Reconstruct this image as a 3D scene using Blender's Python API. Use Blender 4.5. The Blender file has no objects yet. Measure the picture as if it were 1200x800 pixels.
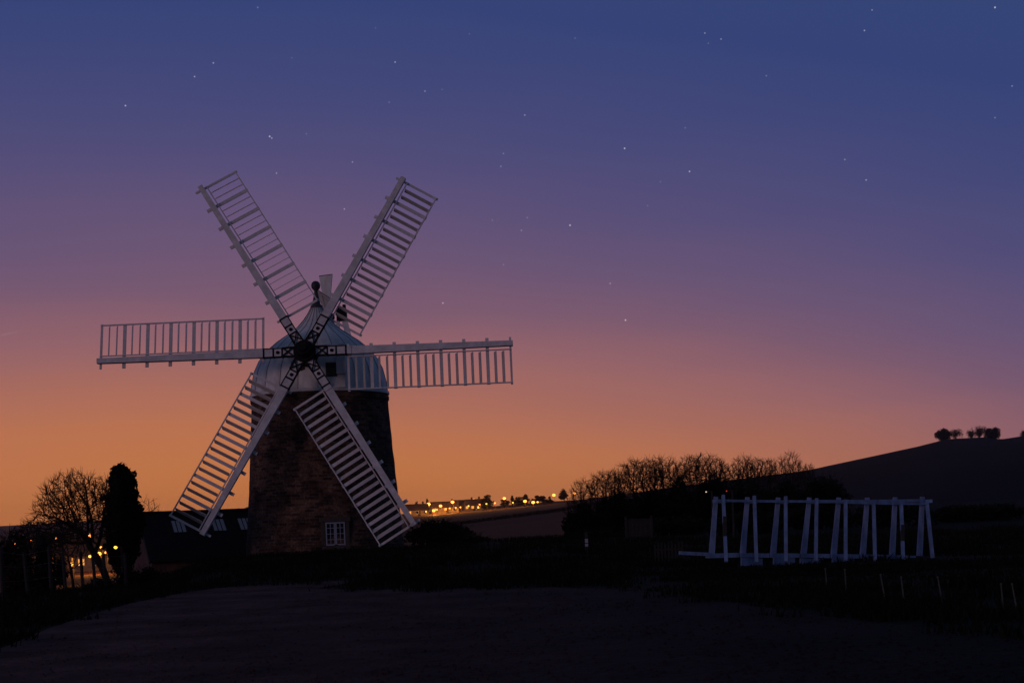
import bpy, math, random
from mathutils import Vector, Matrix, noise
R = math.radians
sc = bpy.context.scene
col = sc.collection

# ------------------------------------------------------------------ camera
F_PX, ROLL, HY, EYE = 1667.0, R(2.2), 601.5, 1.6
cr, sr = math.cos(ROLL), math.sin(ROLL)
cam_d = bpy.data.cameras.new('camera')
cam = bpy.data.objects.new('camera', cam_d); col.objects.link(cam)
cam_d.sensor_width = 36.0
cam_d.lens = 36.0 * F_PX / 1200.0
cam_d.shift_y = (HY - 400.0) / 1200.0
cam_d.clip_start = 0.1; cam_d.clip_end = 20000
cam.matrix_world = Matrix(((cr, sr, 0, 0), (0, 0, -1, 0), (-sr, cr, 0, EYE), (0, 0, 0, 1)))
sc.camera = cam

def P(px, py, d):
    """photo pixel at depth d (metres along +Y) -> world point"""
    u = (px - 600.0) / F_PX; v = (HY - py) / F_PX
    return Vector(((u * cr + v * sr) * d, d, EYE + (-u * sr + v * cr) * d))
def direction(px, py):
    return (P(px, py, 1.0) - Vector((0, 0, EYE))).normalized()
def on_ground(px, py, z=0.0):
    d = 10.0
    k = (P(px, py, 1.0).z - EYE)
    return P(px, py, (z - EYE) / k)

# ------------------------------------------------------------------ sky
def s2l(c):
    return tuple((x / 255 / 12.92) if x / 255 <= .04045 else ((x / 255 + .055) / 1.055) ** 2.4 for x in c)
world = bpy.data.worlds.new('World'); sc.world = world; world.use_nodes = True
W = world.node_tree; W.nodes.clear()
def wn(t, **k):
    n = W.nodes.new(t)
    for a, b in k.items(): setattr(n, a, b)
    return n
def wmath(op, a, b=None, c=None):
    n = wn('ShaderNodeMath', operation=op)
    for i, x in enumerate((a, b, c)):
        if x is None: continue
        if isinstance(x, (int, float)): n.inputs[i].default_value = x
        else: W.links.new(x, n.inputs[i])
    return n.outputs[0]
tc = wn('ShaderNodeTexCoord'); nrm = wn('ShaderNodeVectorMath', operation='NORMALIZE')
W.links.new(tc.outputs['Generated'], nrm.inputs[0]); DIR = nrm.outputs[0]
sx = wn('ShaderNodeSeparateXYZ'); W.links.new(DIR, sx.inputs[0])
el = wmath('MULTIPLY', wmath('ARCSINE', sx.outputs[2]), 180 / math.pi)
el = wmath('MAXIMUM', el, 0.0)
GLOW_AZ = R(-13)
hor = wmath('SQRT', wmath('MAXIMUM', wmath('ADD', wmath('MULTIPLY', sx.outputs[0], sx.outputs[0]), wmath('MULTIPLY', sx.outputs[1], sx.outputs[1])), 1e-5))
cs = wmath('DIVIDE', wmath('ADD', wmath('MULTIPLY', sx.outputs[0], math.sin(GLOW_AZ)), wmath('MULTIPLY', sx.outputs[1], math.cos(GLOW_AZ))), hor)
shift = wmath('MULTIPLY', wmath('SUBTRACT', 1.0, cs), 31.0)
hz_noise = wn('ShaderNodeTexNoise'); hz_noise.inputs['Scale'].default_value = 3.0; hz_noise.inputs['Detail'].default_value = 3.0
mp = wn('ShaderNodeMapping'); mp.inputs['Scale'].default_value = (1, 1, 7); W.links.new(DIR, mp.inputs[0]); W.links.new(mp.outputs[0], hz_noise.inputs['Vector'])
wob = wmath('MULTIPLY', wmath('SUBTRACT', hz_noise.outputs[0], .5), 1.7)
eff = wmath('SUBTRACT', wmath('ADD', wmath('ADD', el, shift), wob), .35)
ramp = wn('ShaderNodeValToRGB'); cr_ = ramp.color_ramp; cr_.interpolation = 'B_SPLINE' if False else 'LINEAR'
SKY = [(0, (202, 120, 60)), (1.4, (199, 121, 68)), (3.4, (190, 117, 81)), (5.1, (171, 109, 94)), (6.8, (150, 101, 106)), (8.5, (124, 91, 112)),
       (10.2, (108, 86, 117)), (13.5, (84, 78, 121)), (16.8, (66, 72, 121)), (20, (53, 67, 120)), (30, (54, 74, 116)), (50, (54, 71, 104)), (100, (45, 58, 83))]
for i, (e, c) in enumerate(SKY):
    p = e / 100.0
    if i < 2: s = cr_.elements[i]; s.position = p
    else: s = cr_.elements.new(p)
    s.color = (*s2l(c), 1)
# first two default stops were moved; make sure their order is right
W.links.new(wmath('DIVIDE', eff, 100.0), ramp.inputs[0])
skycol = ramp.outputs[0]
STARS = [(302,9,1),(250,74,1.6),(228,90,1.6),(147,124,2),(463,73,1.6),(498,107,1.2),(518,105,.6),(456,120,.8),(316,160,2.2),(318.5,162,1.5),(359,157,.7),(413,190,1.3),
         (324,203,1.2),(403.5,245,1.4),(590,180,1.1),(587,195,1.1),(590,310,1),(519,355,1.8),(440,33,.6),(550,40,.6),(342,68,.6),(615,135,1.4),
         (732,174,2.2),(808,201,2),(826,39,1.3),(845,46,1.3),(898,89,1),(990,187,1.2),(1015,211,1.5),(1013,36,1.6),(1022,12,1.2),(1166,9,2.4),(1186,101,1.1),(1166,138,1),
         (803,150,.9),(668,264,2.3),(611,270,1.2),(618,255,1),(715,332,1.5),(733,375,2.3),(759,241,.8),(774,213,.8),(674,45,.7),(577,258,.8),(830,51,.7)] + [(3 + 2.6 * k, 392.5 - .6 * k, .35) for k in range(7)]
acc = None
for (px, py, m) in STARS:
    d = direction(px, py)
    dn = wn('ShaderNodeVectorMath', operation='DISTANCE'); W.links.new(DIR, dn.inputs[0]); dn.inputs[1].default_value = d
    v = wmath('MULTIPLY', wmath('LESS_THAN', dn.outputs['Value'], 0.00034 + .00009 * m), .04 + .135 * m)
    acc = v if acc is None else wmath('ADD', acc, v)
vor = wn('ShaderNodeTexVoronoi'); vor.inputs['Scale'].default_value = 46.0; W.links.new(DIR, vor.inputs['Vector'])
faint = wmath('MULTIPLY', wmath('LESS_THAN', vor.outputs['Distance'], 0.011), .04)
up = wmath('MULTIPLY', faint, wmath('GREATER_THAN', eff, 8.0))
acc = wmath('ADD', acc, up)
stc = wn('ShaderNodeVectorMath', operation='SCALE'); stc.inputs[0].default_value = (.95, .95, 1.0); W.links.new(acc, stc.inputs['Scale'])
addv = wn('ShaderNodeVectorMath', operation='ADD'); W.links.new(skycol, addv.inputs[0]); W.links.new(stc.outputs[0], addv.inputs[1])
bg = wn('ShaderNodeBackground'); bg.inputs['Strength'].default_value = 1.0; W.links.new(addv.outputs[0], bg.inputs[0])
wo = wn('ShaderNodeOutputWorld'); W.links.new(bg.outputs[0], wo.inputs[0])

# ------------------------------------------------------------------ afterglow light (low, soft, from behind the camera to the left)
SUN_AZ, SUN_EL = R(-140), R(7)       # where the light comes from (azimuth from +Y towards +X)
sd = bpy.data.lights.new('sun', 'SUN'); sd.energy = 0.32; sd.angle = R(14); sd.color = (1.0, .60, .63)
sun = bpy.data.objects.new('sun', sd); col.objects.link(sun)
frm = Vector((math.sin(SUN_AZ) * math.cos(SUN_EL), math.cos(SUN_AZ) * math.cos(SUN_EL), math.sin(SUN_EL)))
sun.rotation_euler = frm.to_track_quat('Z', 'Y').to_euler(); sun.location = frm * 50

vs = sc.view_settings; vs.view_transform = 'Standard'; vs.look = 'None'; vs.gamma = 1.0; vs.exposure = 0.0
vs.use_curve_mapping = False

# ------------------------------------------------------------------ helpers
class MB:
    def __init__(s): s.v = []; s.f = []
    def add(s, vs_, fs_):
        o = len(s.v); s.v += [tuple(v) for v in vs_]; s.f += [tuple(i + o for i in f) for f in fs_]; return s
    def box(s, c, size, m=None):
        hx, hy, hz = size[0] / 2, size[1] / 2, size[2] / 2; c = Vector(c)
        vs_ = [Vector((x, y, z)) for x in (-hx, hx) for y in (-hy, hy) for z in (-hz, hz)]
        if m is not None: vs_ = [m @ v for v in vs_]
        return s.add([v + c for v in vs_], [(0, 1, 3, 2), (4, 6, 7, 5), (0, 4, 5, 1), (2, 3, 7, 6), (0, 2, 6, 4), (1, 5, 7, 3)])
    def tube(s, p0, p1, r0, r1, n=6, cap=True, ref=None):
        p0 = Vector(p0); p1 = Vector(p1); d = (p1 - p0)
        if d.length < 1e-6: return s
        d.normalize(); a = Vector((0, 0, 1)) if abs(d.z) < .9 else Vector((1, 0, 0))
        x = d.cross(a).normalized(); y = d.cross(x)
        vs_ = []
        for p, r in ((p0, r0), (p1, r1)):
            for i in range(n):
                t = 2 * math.pi * (i + .5) / n
                vs_.append(p + (x * math.cos(t) + y * math.sin(t)) * r)
        fs = [(i, (i + 1) % n, n + (i + 1) % n, n + i) for i in range(n)]
        if cap: fs += [tuple(range(n))[::-1], tuple(range(n, 2 * n))]
        return s.add(vs_, fs)
    def beam(s, p0, p1, w, h, side=None):
        """rectangular bar; w along 'side', h across"""
        p0 = Vector(p0); p1 = Vector(p1); d = (p1 - p0).normalized()
        a = Vector(side) if side is not None else (Vector((0, 0, 1)) if abs(d.z) < .9 else Vector((1, 0, 0)))
        x = (a - d * a.dot(d)).normalized(); y = d.cross(x)
        w0, w1 = (w if isinstance(w, tuple) else (w, w))
        vs_ = []
        for p, ww in ((p0, w0), (p1, w1)):
            for (i, j) in ((-1, -1), (1, -1), (1, 1), (-1, 1)):
                vs_.append(p + x * (i * ww / 2) + y * (j * h / 2))
        return s.add(vs_, [(3, 2, 1, 0), (4, 5, 6, 7), (0, 1, 5, 4), (1, 2, 6, 5), (2, 3, 7, 6), (3, 0, 4, 7)])
    def lathe(s, prof, n=32, c=(0, 0, 0), a0=0, a1=2 * math.pi, caps=True):
        c = Vector(c); full = abs(a1 - a0 - 2 * math.pi) < 1e-6; m = n if full else n + 1
        vs_ = []
        for (r, z) in prof:
            for i in range(m):
                t = a0 + (a1 - a0) * i / n
                vs_.append(c + Vector((r * math.cos(t), r * math.sin(t), z)))
        fs = []
        for k in range(len(prof) - 1):
            for i in range(n):
                j = (i + 1) % m
                fs.append((k * m + i, k * m + j, (k + 1) * m + j, (k + 1) * m + i))
        if caps and full:
            fs.append(tuple(range(m))[::-1]); fs.append(tuple((len(prof) - 1) * m + i for i in range(m)))
        return s.add(vs_, fs)
    def ball(s, c, r, n=10, k=6, sq=1.0):
        prof = [(max(r * math.sin(math.pi * i / k), r * .02), -r * sq * math.cos(math.pi * i / k)) for i in range(k + 1)]
        return s.lathe(prof, n, c)
    def mesh(s, name, mat, smooth=False):
        me = bpy.data.meshes.new(name); me.from_pydata(s.v, [], s.f); me.materials.append(mat)
        if smooth: me.polygons.foreach_set('use_smooth', [True] * len(me.polygons))
        me.update(); return me
    def build(s, name, mat, parent=None, smooth=False, loc=None):
        return link(name, s.mesh(name, mat, smooth), parent, loc)
def link(name, me, parent=None, loc=None, mw=None):
    o = bpy.data.objects.new(name, me); col.objects.link(o)
    if parent is not None: o.parent = parent
    if loc is not None: o.location = loc
    if mw is not None: o.matrix_local = mw
    return o
def tag(o, label=None, cat=None, group=None, kind=None):
    if label: o['label'] = label
    if cat: o['category'] = cat
    if group: o['group'] = group
    if kind: o['kind'] = kind
    return o
def thing(name, loc, label, cat, group=None, rz=0):
    o = bpy.data.objects.new(name, None); col.objects.link(o); o.location = loc; o.rotation_euler.z = rz
    o.empty_display_size = .2
    return tag(o, label, cat, group)
def copy_tree(o, parent=None):
    c = o.copy(); col.objects.link(c); c.parent = parent
    for ch in list(o.children): copy_tree(ch, c)
    return c

# ------------------------------------------------------------------ materials
def mat(name, c, rough=.8, var=.25, scale=6.0, bump=.0, bscale=40.0, metal=0.0, c2=None, spec=.3, stretch=(1, 1, 1)):
    m = bpy.data.materials.new(name); m.use_nodes = True; T = m.node_tree; b = T.nodes['Principled BSDF']
    b.inputs['Roughness'].default_value = rough; b.inputs['Metallic'].default_value = metal
    b.inputs['Specular IOR Level'].default_value = spec
    t = T.nodes.new('ShaderNodeTexCoord'); mpn = T.nodes.new('ShaderNodeMapping'); mpn.inputs['Scale'].default_value = stretch
    T.links.new(t.outputs['Object'], mpn.inputs[0])
    n = T.nodes.new('ShaderNodeTexNoise'); n.inputs['Scale'].default_value = scale; n.inputs['Detail'].default_value = 6; n.inputs['Roughness'].default_value = .65
    T.links.new(mpn.outputs[0], n.inputs['Vector'])
    rp = T.nodes.new('ShaderNodeValToRGB'); T.links.new(n.outputs[0], rp.inputs[0])
    c2 = c2 or tuple(x * (1 - var) for x in c); c1 = tuple(min(1, x * (1 + var * .6)) for x in c)
    rp.color_ramp.elements[0].position = .32; rp.color_ramp.elements[1].position = .68
    rp.color_ramp.elements[0].color = (*c2, 1); rp.color_ramp.elements[1].color = (*c1, 1)
    T.links.new(rp.outputs[0], b.inputs['Base Color'])
    if bump:
        n2 = T.nodes.new('ShaderNodeTexNoise'); n2.inputs['Scale'].default_value = bscale; n2.inputs['Detail'].default_value = 4
        T.links.new(mpn.outputs[0], n2.inputs['Vector'])
        bp = T.nodes.new('ShaderNodeBump'); bp.inputs['Strength'].default_value = bump; bp.inputs['Distance'].default_value = .02
        T.links.new(n2.outputs[0], bp.inputs['Height']); T.links.new(bp.outputs[0], b.inputs['Normal'])
    return m
def emit(name, c, s):
    m = bpy.data.materials.new(name); m.use_nodes = True; T = m.node_tree; T.nodes.clear()
    e = T.nodes.new('ShaderNodeEmission'); e.inputs[0].default_value = (*c, 1); e.inputs[1].default_value = s
    o = T.nodes.new('ShaderNodeOutputMaterial'); T.links.new(e.outputs[0], o.inputs[0]); return m
M = dict(
    sail=mat('white_sail_paint', (.68, .64, .65), .5, .22, 3.0, .15, 30, stretch=(1, 1, 1)),
    shutter=mat('shutter_paint', (.60, .56, .55), .45, .25, 4.0),
    iron=mat('black_iron', (.006, .006, .008), .7, .4, 9, .2, 60, spec=.15),
    cap=mat('cap_paint', (.66, .66, .65), .45, .30, 1.6, .1, 20, stretch=(1, 1, .35)),
    finial=mat('lead_grey', (.05, .045, .05), .5, .3, 6),
    window=mat('window_paint', (.30, .32, .40), .5, .15, 8),
    glass=mat('dark_glass', (.01, .012, .02), .06, .1, 3, spec=.6),
    stone=mat('dark_stone', (.07, .055, .05), .85, .4, 6, .3, 30),
    slate=mat('roof_slate', (.008, .008, .010), .85, .5, 2.2, .3, 14, spec=.1),
    skylight=mat('roof_glazing', (.20, .22, .25), .35, .2, 4, spec=.5),
    barn=mat('barn_brick', (.075, .038, .032), .9, .6, 3.0, .4, 22),
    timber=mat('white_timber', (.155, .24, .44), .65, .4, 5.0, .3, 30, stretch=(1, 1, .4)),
    post=mat('weathered_post', (.026, .024, .023), .9, .4, 8, .3, 40),
    darkwood=mat('dark_wood', (.03, .027, .026), .9, .4, 6, .3, 30),
    bark=mat('bark', (.018, .014, .012), .95, .5, 6, .5, 30, spec=.1),
    twig=mat('twig', (.03, .021, .016), .95, .4, 5, spec=.1),
    leaf=mat('dark_leaf', (.010, .012, .008), .9, .5, 3, spec=.05),
    leaf2=mat('russet_leaf', (.03, .013, .009), .9, .5, 3, spec=.05),
    grass=mat('rough_grass', (.012, .013, .008), .95, .5, .8, spec=.02),
    stake=mat('pale_stake', (.085, .082, .075), .8, .3, 10),
    wall=mat('house_render', (.16, .12, .09), .9, .25, 2),
    roof=mat('house_tiles', (.05, .032, .026), .9, .4, 2),
    lamppost=mat('lamp_steel', (.10, .10, .10), .5, .2, 4, metal=.6),
    sodium=emit('sodium_light', (1.0, .30, .045), 4.6),
    white_l=emit('white_light', (1.0, .82, .6), .9),
    red_l=emit('red_light', (1.0, .06, .03), .5),
    litwin=emit('lit_window', (1.0, .36, .06), 1.2),
    seam=mat('cap_seam_grey', (.22, .22, .23), .6, .3, 4),
)

# brick for the tower: cylindrical brick pattern, joints as relief
def brick_mat():
    m = bpy.data.materials.new('tower_brick'); m.use_nodes = True; T = m.node_tree; b = T.nodes['Principled BSDF']
    L = T.links.new; N = T.nodes.new
    t = N('ShaderNodeTexCoord'); s = N('ShaderNodeSeparateXYZ'); L(t.outputs['Object'], s.inputs[0])
    def mth(op, a, c=None):
        n = N('ShaderNodeMath'); n.operation = op
        for i, x in enumerate((a, c)):
            if x is None: continue
            if isinstance(x, (int, float)): n.inputs[i].default_value = x
            else: L(x, n.inputs[i])
        return n.outputs[0]
    ang = mth('MULTIPLY', mth('ARCTAN2', s.outputs[1], s.outputs[0]), 3.5)
    cmb = N('ShaderNodeCombineXYZ'); L(ang, cmb.inputs[0]); L(s.outputs[2], cmb.inputs[1])
    # slight waviness of the courses
    nz = N('ShaderNodeTexNoise'); nz.inputs['Scale'].default_value = 1.2; L(t.outputs['Object'], nz.inputs['Vector'])
    wv = N('ShaderNodeVectorMath'); wv.operation = 'MULTIPLY_ADD'; L(nz.outputs[1], wv.inputs[0]); wv.inputs[1].default_value = (.03, .05, 0); L(cmb.outputs[0], wv.inputs[2])
    br = N('ShaderNodeTexBrick'); L(wv.outputs[0], br.inputs['Vector'])
    br.inputs['Scale'].default_value = 1.0; br.inputs['Brick Width'].default_value = .42; br.inputs['Row Height'].default_value = .145; br.inputs['Mortar Size'].default_value = .018
    br.inputs['Color1'].default_value = (.175, .094, .062, 1); br.inputs['Color2'].default_value = (.03, .016, .014, 1); br.inputs['Mortar'].default_value = (.11, .095, .09, 1)
    br.inputs['Bias'].default_value = -.1
    n2 = N('ShaderNodeTexNoise'); n2.inputs['Scale'].default_value = 1.1; n2.inputs['Detail'].default_value = 8; n2.inputs['Roughness'].default_value = .7; L(t.outputs['Object'], n2.inputs['Vector'])
    rp = N('ShaderNodeValToRGB'); L(n2.outputs[0], rp.inputs[0]); rp.color_ramp.elements[0].position = .36; rp.color_ramp.elements[0].color = (.28, .26, .27, 1)
    rp.color_ramp.elements[1].position = .66; rp.color_ramp.elements[1].color = (1.35, 1.25, 1.2, 1)
    mx = N('ShaderNodeMix'); mx.data_type = 'RGBA'; mx.blend_type = 'MULTIPLY'; mx.inputs[0].default_value = 1.0
    L(br.outputs['Color'], mx.inputs[6]); L(rp.outputs[0], mx.inputs[7])
    n3 = N('ShaderNodeTexNoise'); n3.inputs['Scale'].default_value = 9; n3.inputs['Detail'].default_value = 3; L(t.outputs['Object'], n3.inputs['Vector'])
    mx2 = N('ShaderNodeMix'); mx2.data_type = 'RGBA'; mx2.blend_type = 'MULTIPLY'; mx2.inputs[0].default_value = .45
    rp3 = N('ShaderNodeValToRGB'); L(n3.outputs[0], rp3.inputs[0]); rp3.color_ramp.elements[0].position = .4; rp3.color_ramp.elements[0].color = (.3, .3, .3, 1); rp3.color_ramp.elements[1].position = .65; rp3.color_ramp.elements[1].color = (1.6, 1.6, 1.6, 1)
    L(mx.outputs[2], mx2.inputs[6]); L(rp3.outputs[0], mx2.inputs[7])
    L(mx2.outputs[2], b.inputs['Base Color']); b.inputs['Roughness'].default_value = .9; b.inputs['Specular IOR Level'].default_value = .15
    bp = N('ShaderNodeBump'); bp.inputs['Strength'].default_value = .8; bp.inputs['Distance'].default_value = .03; bp.invert = True
    L(br.outputs['Fac'], bp.inputs['Height']); L(bp.outputs[0], b.inputs['Normal'])
    return m
M['brick'] = brick_mat()

def ground_mat(name, a, b_, c, s1, s2, bump):
    m = bpy.data.materials.new(name); m.use_nodes = True; T = m.node_tree; b = T.nodes['Principled BSDF']; L = T.links.new; N = T.nodes.new
    t = N('ShaderNodeTexCoord')
    n1 = N('ShaderNodeTexNoise'); n1.inputs['Scale'].default_value = s1; n1.inputs['Detail'].default_value = 7; n1.inputs['Roughness'].default_value = .6; L(t.outputs['Object'], n1.inputs['Vector'])
    n2 = N('ShaderNodeTexNoise'); n2.inputs['Scale'].default_value = s2; n2.inputs['Detail'].default_value = 5; L(t.outputs['Object'], n2.inputs['Vector'])
    r1 = N('ShaderNodeValToRGB'); L(n1.outputs[0], r1.inputs[0]); e = r1.color_ramp.elements
    e[0].position = .35; e[0].color = (*a, 1); e[1].position = .66; e[1].color = (*b_, 1)
    mx = N('ShaderNodeMix'); mx.data_type = 'RGBA'; L(n2.outputs[0], mx.inputs[0]); L(r1.outputs[0], mx.inputs[6]); mx.inputs[7].default_value = (*c, 1)
    L(mx.outputs[2], b.inputs['Base Color']); b.inputs['Roughness'].default_value = .95; b.inputs['Specular IOR Level'].default_value = .05
    bp = N('ShaderNodeBump'); bp.inputs['Strength'].default_value = bump; bp.inputs['Distance'].default_value = .05; L(n2.outputs[0], bp.inputs['Height']); L(bp.outputs[0], b.inputs['Normal'])
    return m
M['ground'] = ground_mat('dark_turf', (.010, .011, .007), (.018, .017, .011), (.012, .012, .008), .25, 3.0, .6)
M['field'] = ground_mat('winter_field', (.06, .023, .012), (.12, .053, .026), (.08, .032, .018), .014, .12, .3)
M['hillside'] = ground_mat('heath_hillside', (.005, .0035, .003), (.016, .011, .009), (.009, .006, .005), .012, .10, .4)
M['gravel'] = ground_mat('gravel', (.022, .012, .0115), (.19, .094, .085), (.075, .038, .036), .7, 6.0, 1.0)
def darken_east(m):                                   # blends the gravel into a darker tone towards the east
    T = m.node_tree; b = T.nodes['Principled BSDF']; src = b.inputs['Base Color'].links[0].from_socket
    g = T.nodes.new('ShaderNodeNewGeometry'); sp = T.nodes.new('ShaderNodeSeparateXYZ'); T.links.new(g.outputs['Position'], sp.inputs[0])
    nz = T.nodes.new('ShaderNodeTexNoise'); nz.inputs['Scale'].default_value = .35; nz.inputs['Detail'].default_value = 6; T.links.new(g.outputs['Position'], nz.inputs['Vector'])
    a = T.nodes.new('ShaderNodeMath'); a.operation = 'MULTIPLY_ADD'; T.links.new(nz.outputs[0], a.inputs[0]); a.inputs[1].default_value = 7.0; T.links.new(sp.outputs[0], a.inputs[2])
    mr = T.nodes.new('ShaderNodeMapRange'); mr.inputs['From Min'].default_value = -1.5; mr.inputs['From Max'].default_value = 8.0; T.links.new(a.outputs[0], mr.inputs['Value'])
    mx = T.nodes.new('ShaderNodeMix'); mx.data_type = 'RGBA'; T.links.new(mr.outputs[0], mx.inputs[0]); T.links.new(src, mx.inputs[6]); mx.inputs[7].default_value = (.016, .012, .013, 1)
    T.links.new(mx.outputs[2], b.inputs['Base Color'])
darken_east(M['gravel'])

# ------------------------------------------------------------------ terrain
RK = [0, 22, 39, 46, 58, 64, 80, 110, 160, 250, 400, 600, 850, 1500, 3500, 6000]
def sk(px, py, r):           # height of terrain seen at a skyline pixel, at distance r
    return P(px, py, r).z
COLS = [
    (-900, [0, 0, 0, -.6, -1.2, -1.6, -2.6, -4, -6, -8, -8, -7, -4, 0, 18, 5]),
    (0,    [0, 0, 0, -.8, -1.4, -1.8, -2.4, -3.4, -4.2, -4.6, -6, -6, -4, -2, sk(0, 616, 3500), 0]),
    (150,  [0, 0, 0, -.5, -1.0, -1.5, -2.2, -3.2, -4.2, -4.6, -6, -5, -3, -1, sk(150, 607, 3500), 0]),
    (230,  [0, 0, .0, .05, .1, -.6, -1.8, -3.5, -5, -6, -6, -4, -2, 0, sk(230, 604, 3500), 0]),
    (300,  [0, 0, .0, .2, .32, -.3, -.9, -2.5, -3.5, -4, -3.5, -1, 0, 2, sk(300, 601, 3500), 0]),
    (480,  [0, 0, .0, .2, .34, -.1, -.8, -1.8, -2.6, -2.5, 0, sk(480, 604, 600), sk(480, 601, 850), 0, 0, 0]),
    (560,  [0, 0, .0, .25, .5, .2, -.5, -1.4, -2.2, -1.6, 1, sk(560, 597, 600), sk(560, 594, 850), 0, 0, 0]),
    (650,  [0, 0, .0, .25, .55, .4, -.3, -1.2, -1.8, -.5, 2.5, sk(650, 590, 600), sk(650, 587, 850), 0, 0, 0]),
    (720,  [0, 0, .0, .1, .3, .3, .2, .2, .4, 1.5, 4, 8, sk(720, 585, 850), 4, 0, 0]),
    (850,  [0, 0, .0, .0, .1, .2, .4, .7, 1.4, 3.2, 7, 12, sk(850, 570, 850), 10, 0, 0]),
    (957,  [0, 0, .0, .0, .1, .2, .5, 1, 2, 4.5, 9, 15, sk(957, 550, 850), 16, 5, 5]),
    (1017, [0, 0, .0, .0, .1, .2, .5, 1, 2.2, 5, 10, 18, sk(1017, 537.5, 850), 20, 5, 5]),
    (1080, [0, 0, .0, .0, .1, .2, .6, 1.2, 2.5, 5.6, 11.5, 21, sk(1080, 524.5, 850), 24, 5, 5]),
    (1113, [0, 0, .0, .0, .1, .2, .6, 1.2, 2.6, 6, 12, 22, sk(1113, 517, 850), 24, 5, 5]),
    (1158, [0, 0, .0, .0, .1, .2, .6, 1.3, 2.7, 6, 12.3, 22, sk(1158, 515.8, 850), 25, 5, 5]),
    (1172, [0, 0, .0, .0, .1, .2, .6, 1.3, 2.7, 6, 12.3, 22, sk(1172, 519, 850), 25, 5, 5]),
    (1205, [0, 0, .0, .0, .1, .2, .6, 1.3, 2.8, 6.2, 12.6, 22.5, sk(1205, 514.5, 850), 26, 5, 5]),
    (1500, [0, 0, .0, .0, .1, .2, .6, 1.3, 3, 6.5, 13, 23, 41, 30, 10, 10]),
]
CA = [math.atan((c[0] - 600) / F_PX) for c in COLS]
def lerp_knots(xs, ys, x):
    if x <= xs[0]: return ys[0]
    for i in range(len(xs) - 1):
        if x <= xs[i + 1]:
            t = (x - xs[i]) / (xs[i + 1] - xs[i]); return ys[i] + (ys[i + 1] - ys[i]) * t
    return ys[-1]
def gz(x, y, bumps=True):
    r = math.hypot(x, y); a = math.atan2(x, y)
    if abs(a) > R(150): base = 0
    if a <= CA[0]: z = lerp_knots(RK, COLS[0][1], r)
    elif a >= CA[-1]: z = lerp_knots(RK, COLS[-1][1], r)
    else:
        for i in range(len(CA) - 1):
            if a <= CA[i + 1]:
                t = (a - CA[i]) / (CA[i + 1] - CA[i])
                z = lerp_knots(RK, COLS[i][1], r) * (1 - t) + lerp_knots(RK, COLS[i + 1][1], r) * t; break
    w = max(0, (abs(a) - R(70)) / R(60)); w = min(1, w)
    z *= (1 - w)
    if bumps and r > 40:
        k = min(1, (r - 40) / 20)
        z += k * .09 * noise.noise(Vector((x * .16, y * .16, 3.1))) + k * min(1, r / 400) * .35 * noise.noise(Vector((x * .02, y * .02, 9.3)))
    return z
def build_ground():
    azs = []
    a = -180.0
    while a < 180 - 1e-6:
        azs.append(R(a)); a += .35 if -26 <= a < 26 else (2.0 if abs(a) < 60 else 6.0)
    rings = []; r = 1.5
    while r < 4300:
        rings.append(r); r *= 1.045 if r < 900 else 1.12
    v = [(0, 0, 0)]; f = []
    n = len(azs)
    for r in rings:
        for a in azs: x, y = r * math.sin(a), r * math.cos(a); v.append((x, y, gz(x, y)))
    for i in range(n): f.append((0, 1 + (i + 1) % n, 1 + i))
    mi = [0] * n
    for k in range(len(rings) - 1):
        for i in range(n):
            j = (i + 1) % n
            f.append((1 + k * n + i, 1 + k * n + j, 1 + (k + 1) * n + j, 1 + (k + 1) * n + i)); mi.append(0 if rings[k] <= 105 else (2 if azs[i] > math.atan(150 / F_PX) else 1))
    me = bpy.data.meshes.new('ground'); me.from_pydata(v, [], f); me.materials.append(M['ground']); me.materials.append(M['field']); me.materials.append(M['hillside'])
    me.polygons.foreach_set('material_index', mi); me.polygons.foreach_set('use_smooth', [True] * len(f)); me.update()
    return tag(link('ground', me), kind='structure')
build_ground()

# gravel yard: outline read off the photograph, laid on the flat ground in front of the camera
YARD = [(-60, 784), (0, 761), (60, 737), (100, 723), (150, 709), (200, 698), (250, 691), (300, 686.5), (350, 684), (400, 681.5), (418, 680),
        (400, 685.5), (372, 690), (420, 692.5), (480, 691.5), (600, 690), (690, 689.5), (740, 692), (800, 699), (880, 711), (960, 723), (1060, 735), (1200, 750), (1300, 762)]
def build_yard():
    rnd = random.Random(4)
    edge = []
    for i in range(len(YARD) - 1):
        a, b = YARD[i], YARD[i + 1]
        for k in range(6):
            t = k / 6; p = on_ground(a[0] + (b[0] - a[0]) * t, a[1] + (b[1] - a[1]) * t)
            p.y += (rnd.uniform(-.25, .25) + .5 * noise.noise(Vector((p.x * .6, 2.2, 0)))) * p.y / 25; edge.append(p)
    edge.append(on_ground(*YARD[-1]))
    v = []; f = []
    # strips from the edge down to the line y = -20 behind the camera
    for p in edge: v.append((p.x, p.y, .03))
    n = len(v)
    poly = [Vector(x) for x in v] + [Vector((40, -20, .03)), Vector((-40, -20, .03))]
    me = bpy.data.meshes.new('gravel_yard')
    from mathutils.geometry import tessellate_polygon
    tris = tessellate_polygon([poly])
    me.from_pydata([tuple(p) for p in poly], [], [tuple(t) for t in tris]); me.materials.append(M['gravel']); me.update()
    if me.polygons and sum(p.normal.z for p in me.polygons) < 0: me.flip_normals()
    return tag(link('gravel_yard', me), kind='structure')
build_yard()
yard_edge = [on_ground(*p) for p in YARD]
def in_yard(x, y):
    poly = [(p.x, p.y) for p in yard_edge] + [(40, -20), (-40, -20)]
    c = False; j = len(poly) - 1
    for i in range(len(poly)):
        if (poly[i][1] > y) != (poly[j][1] > y) and x < (poly[j][0] - poly[i][0]) * (y - poly[i][1]) / (poly[j][1] - poly[i][1]) + poly[i][0]: c = not c
        j = i
    return c

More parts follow.
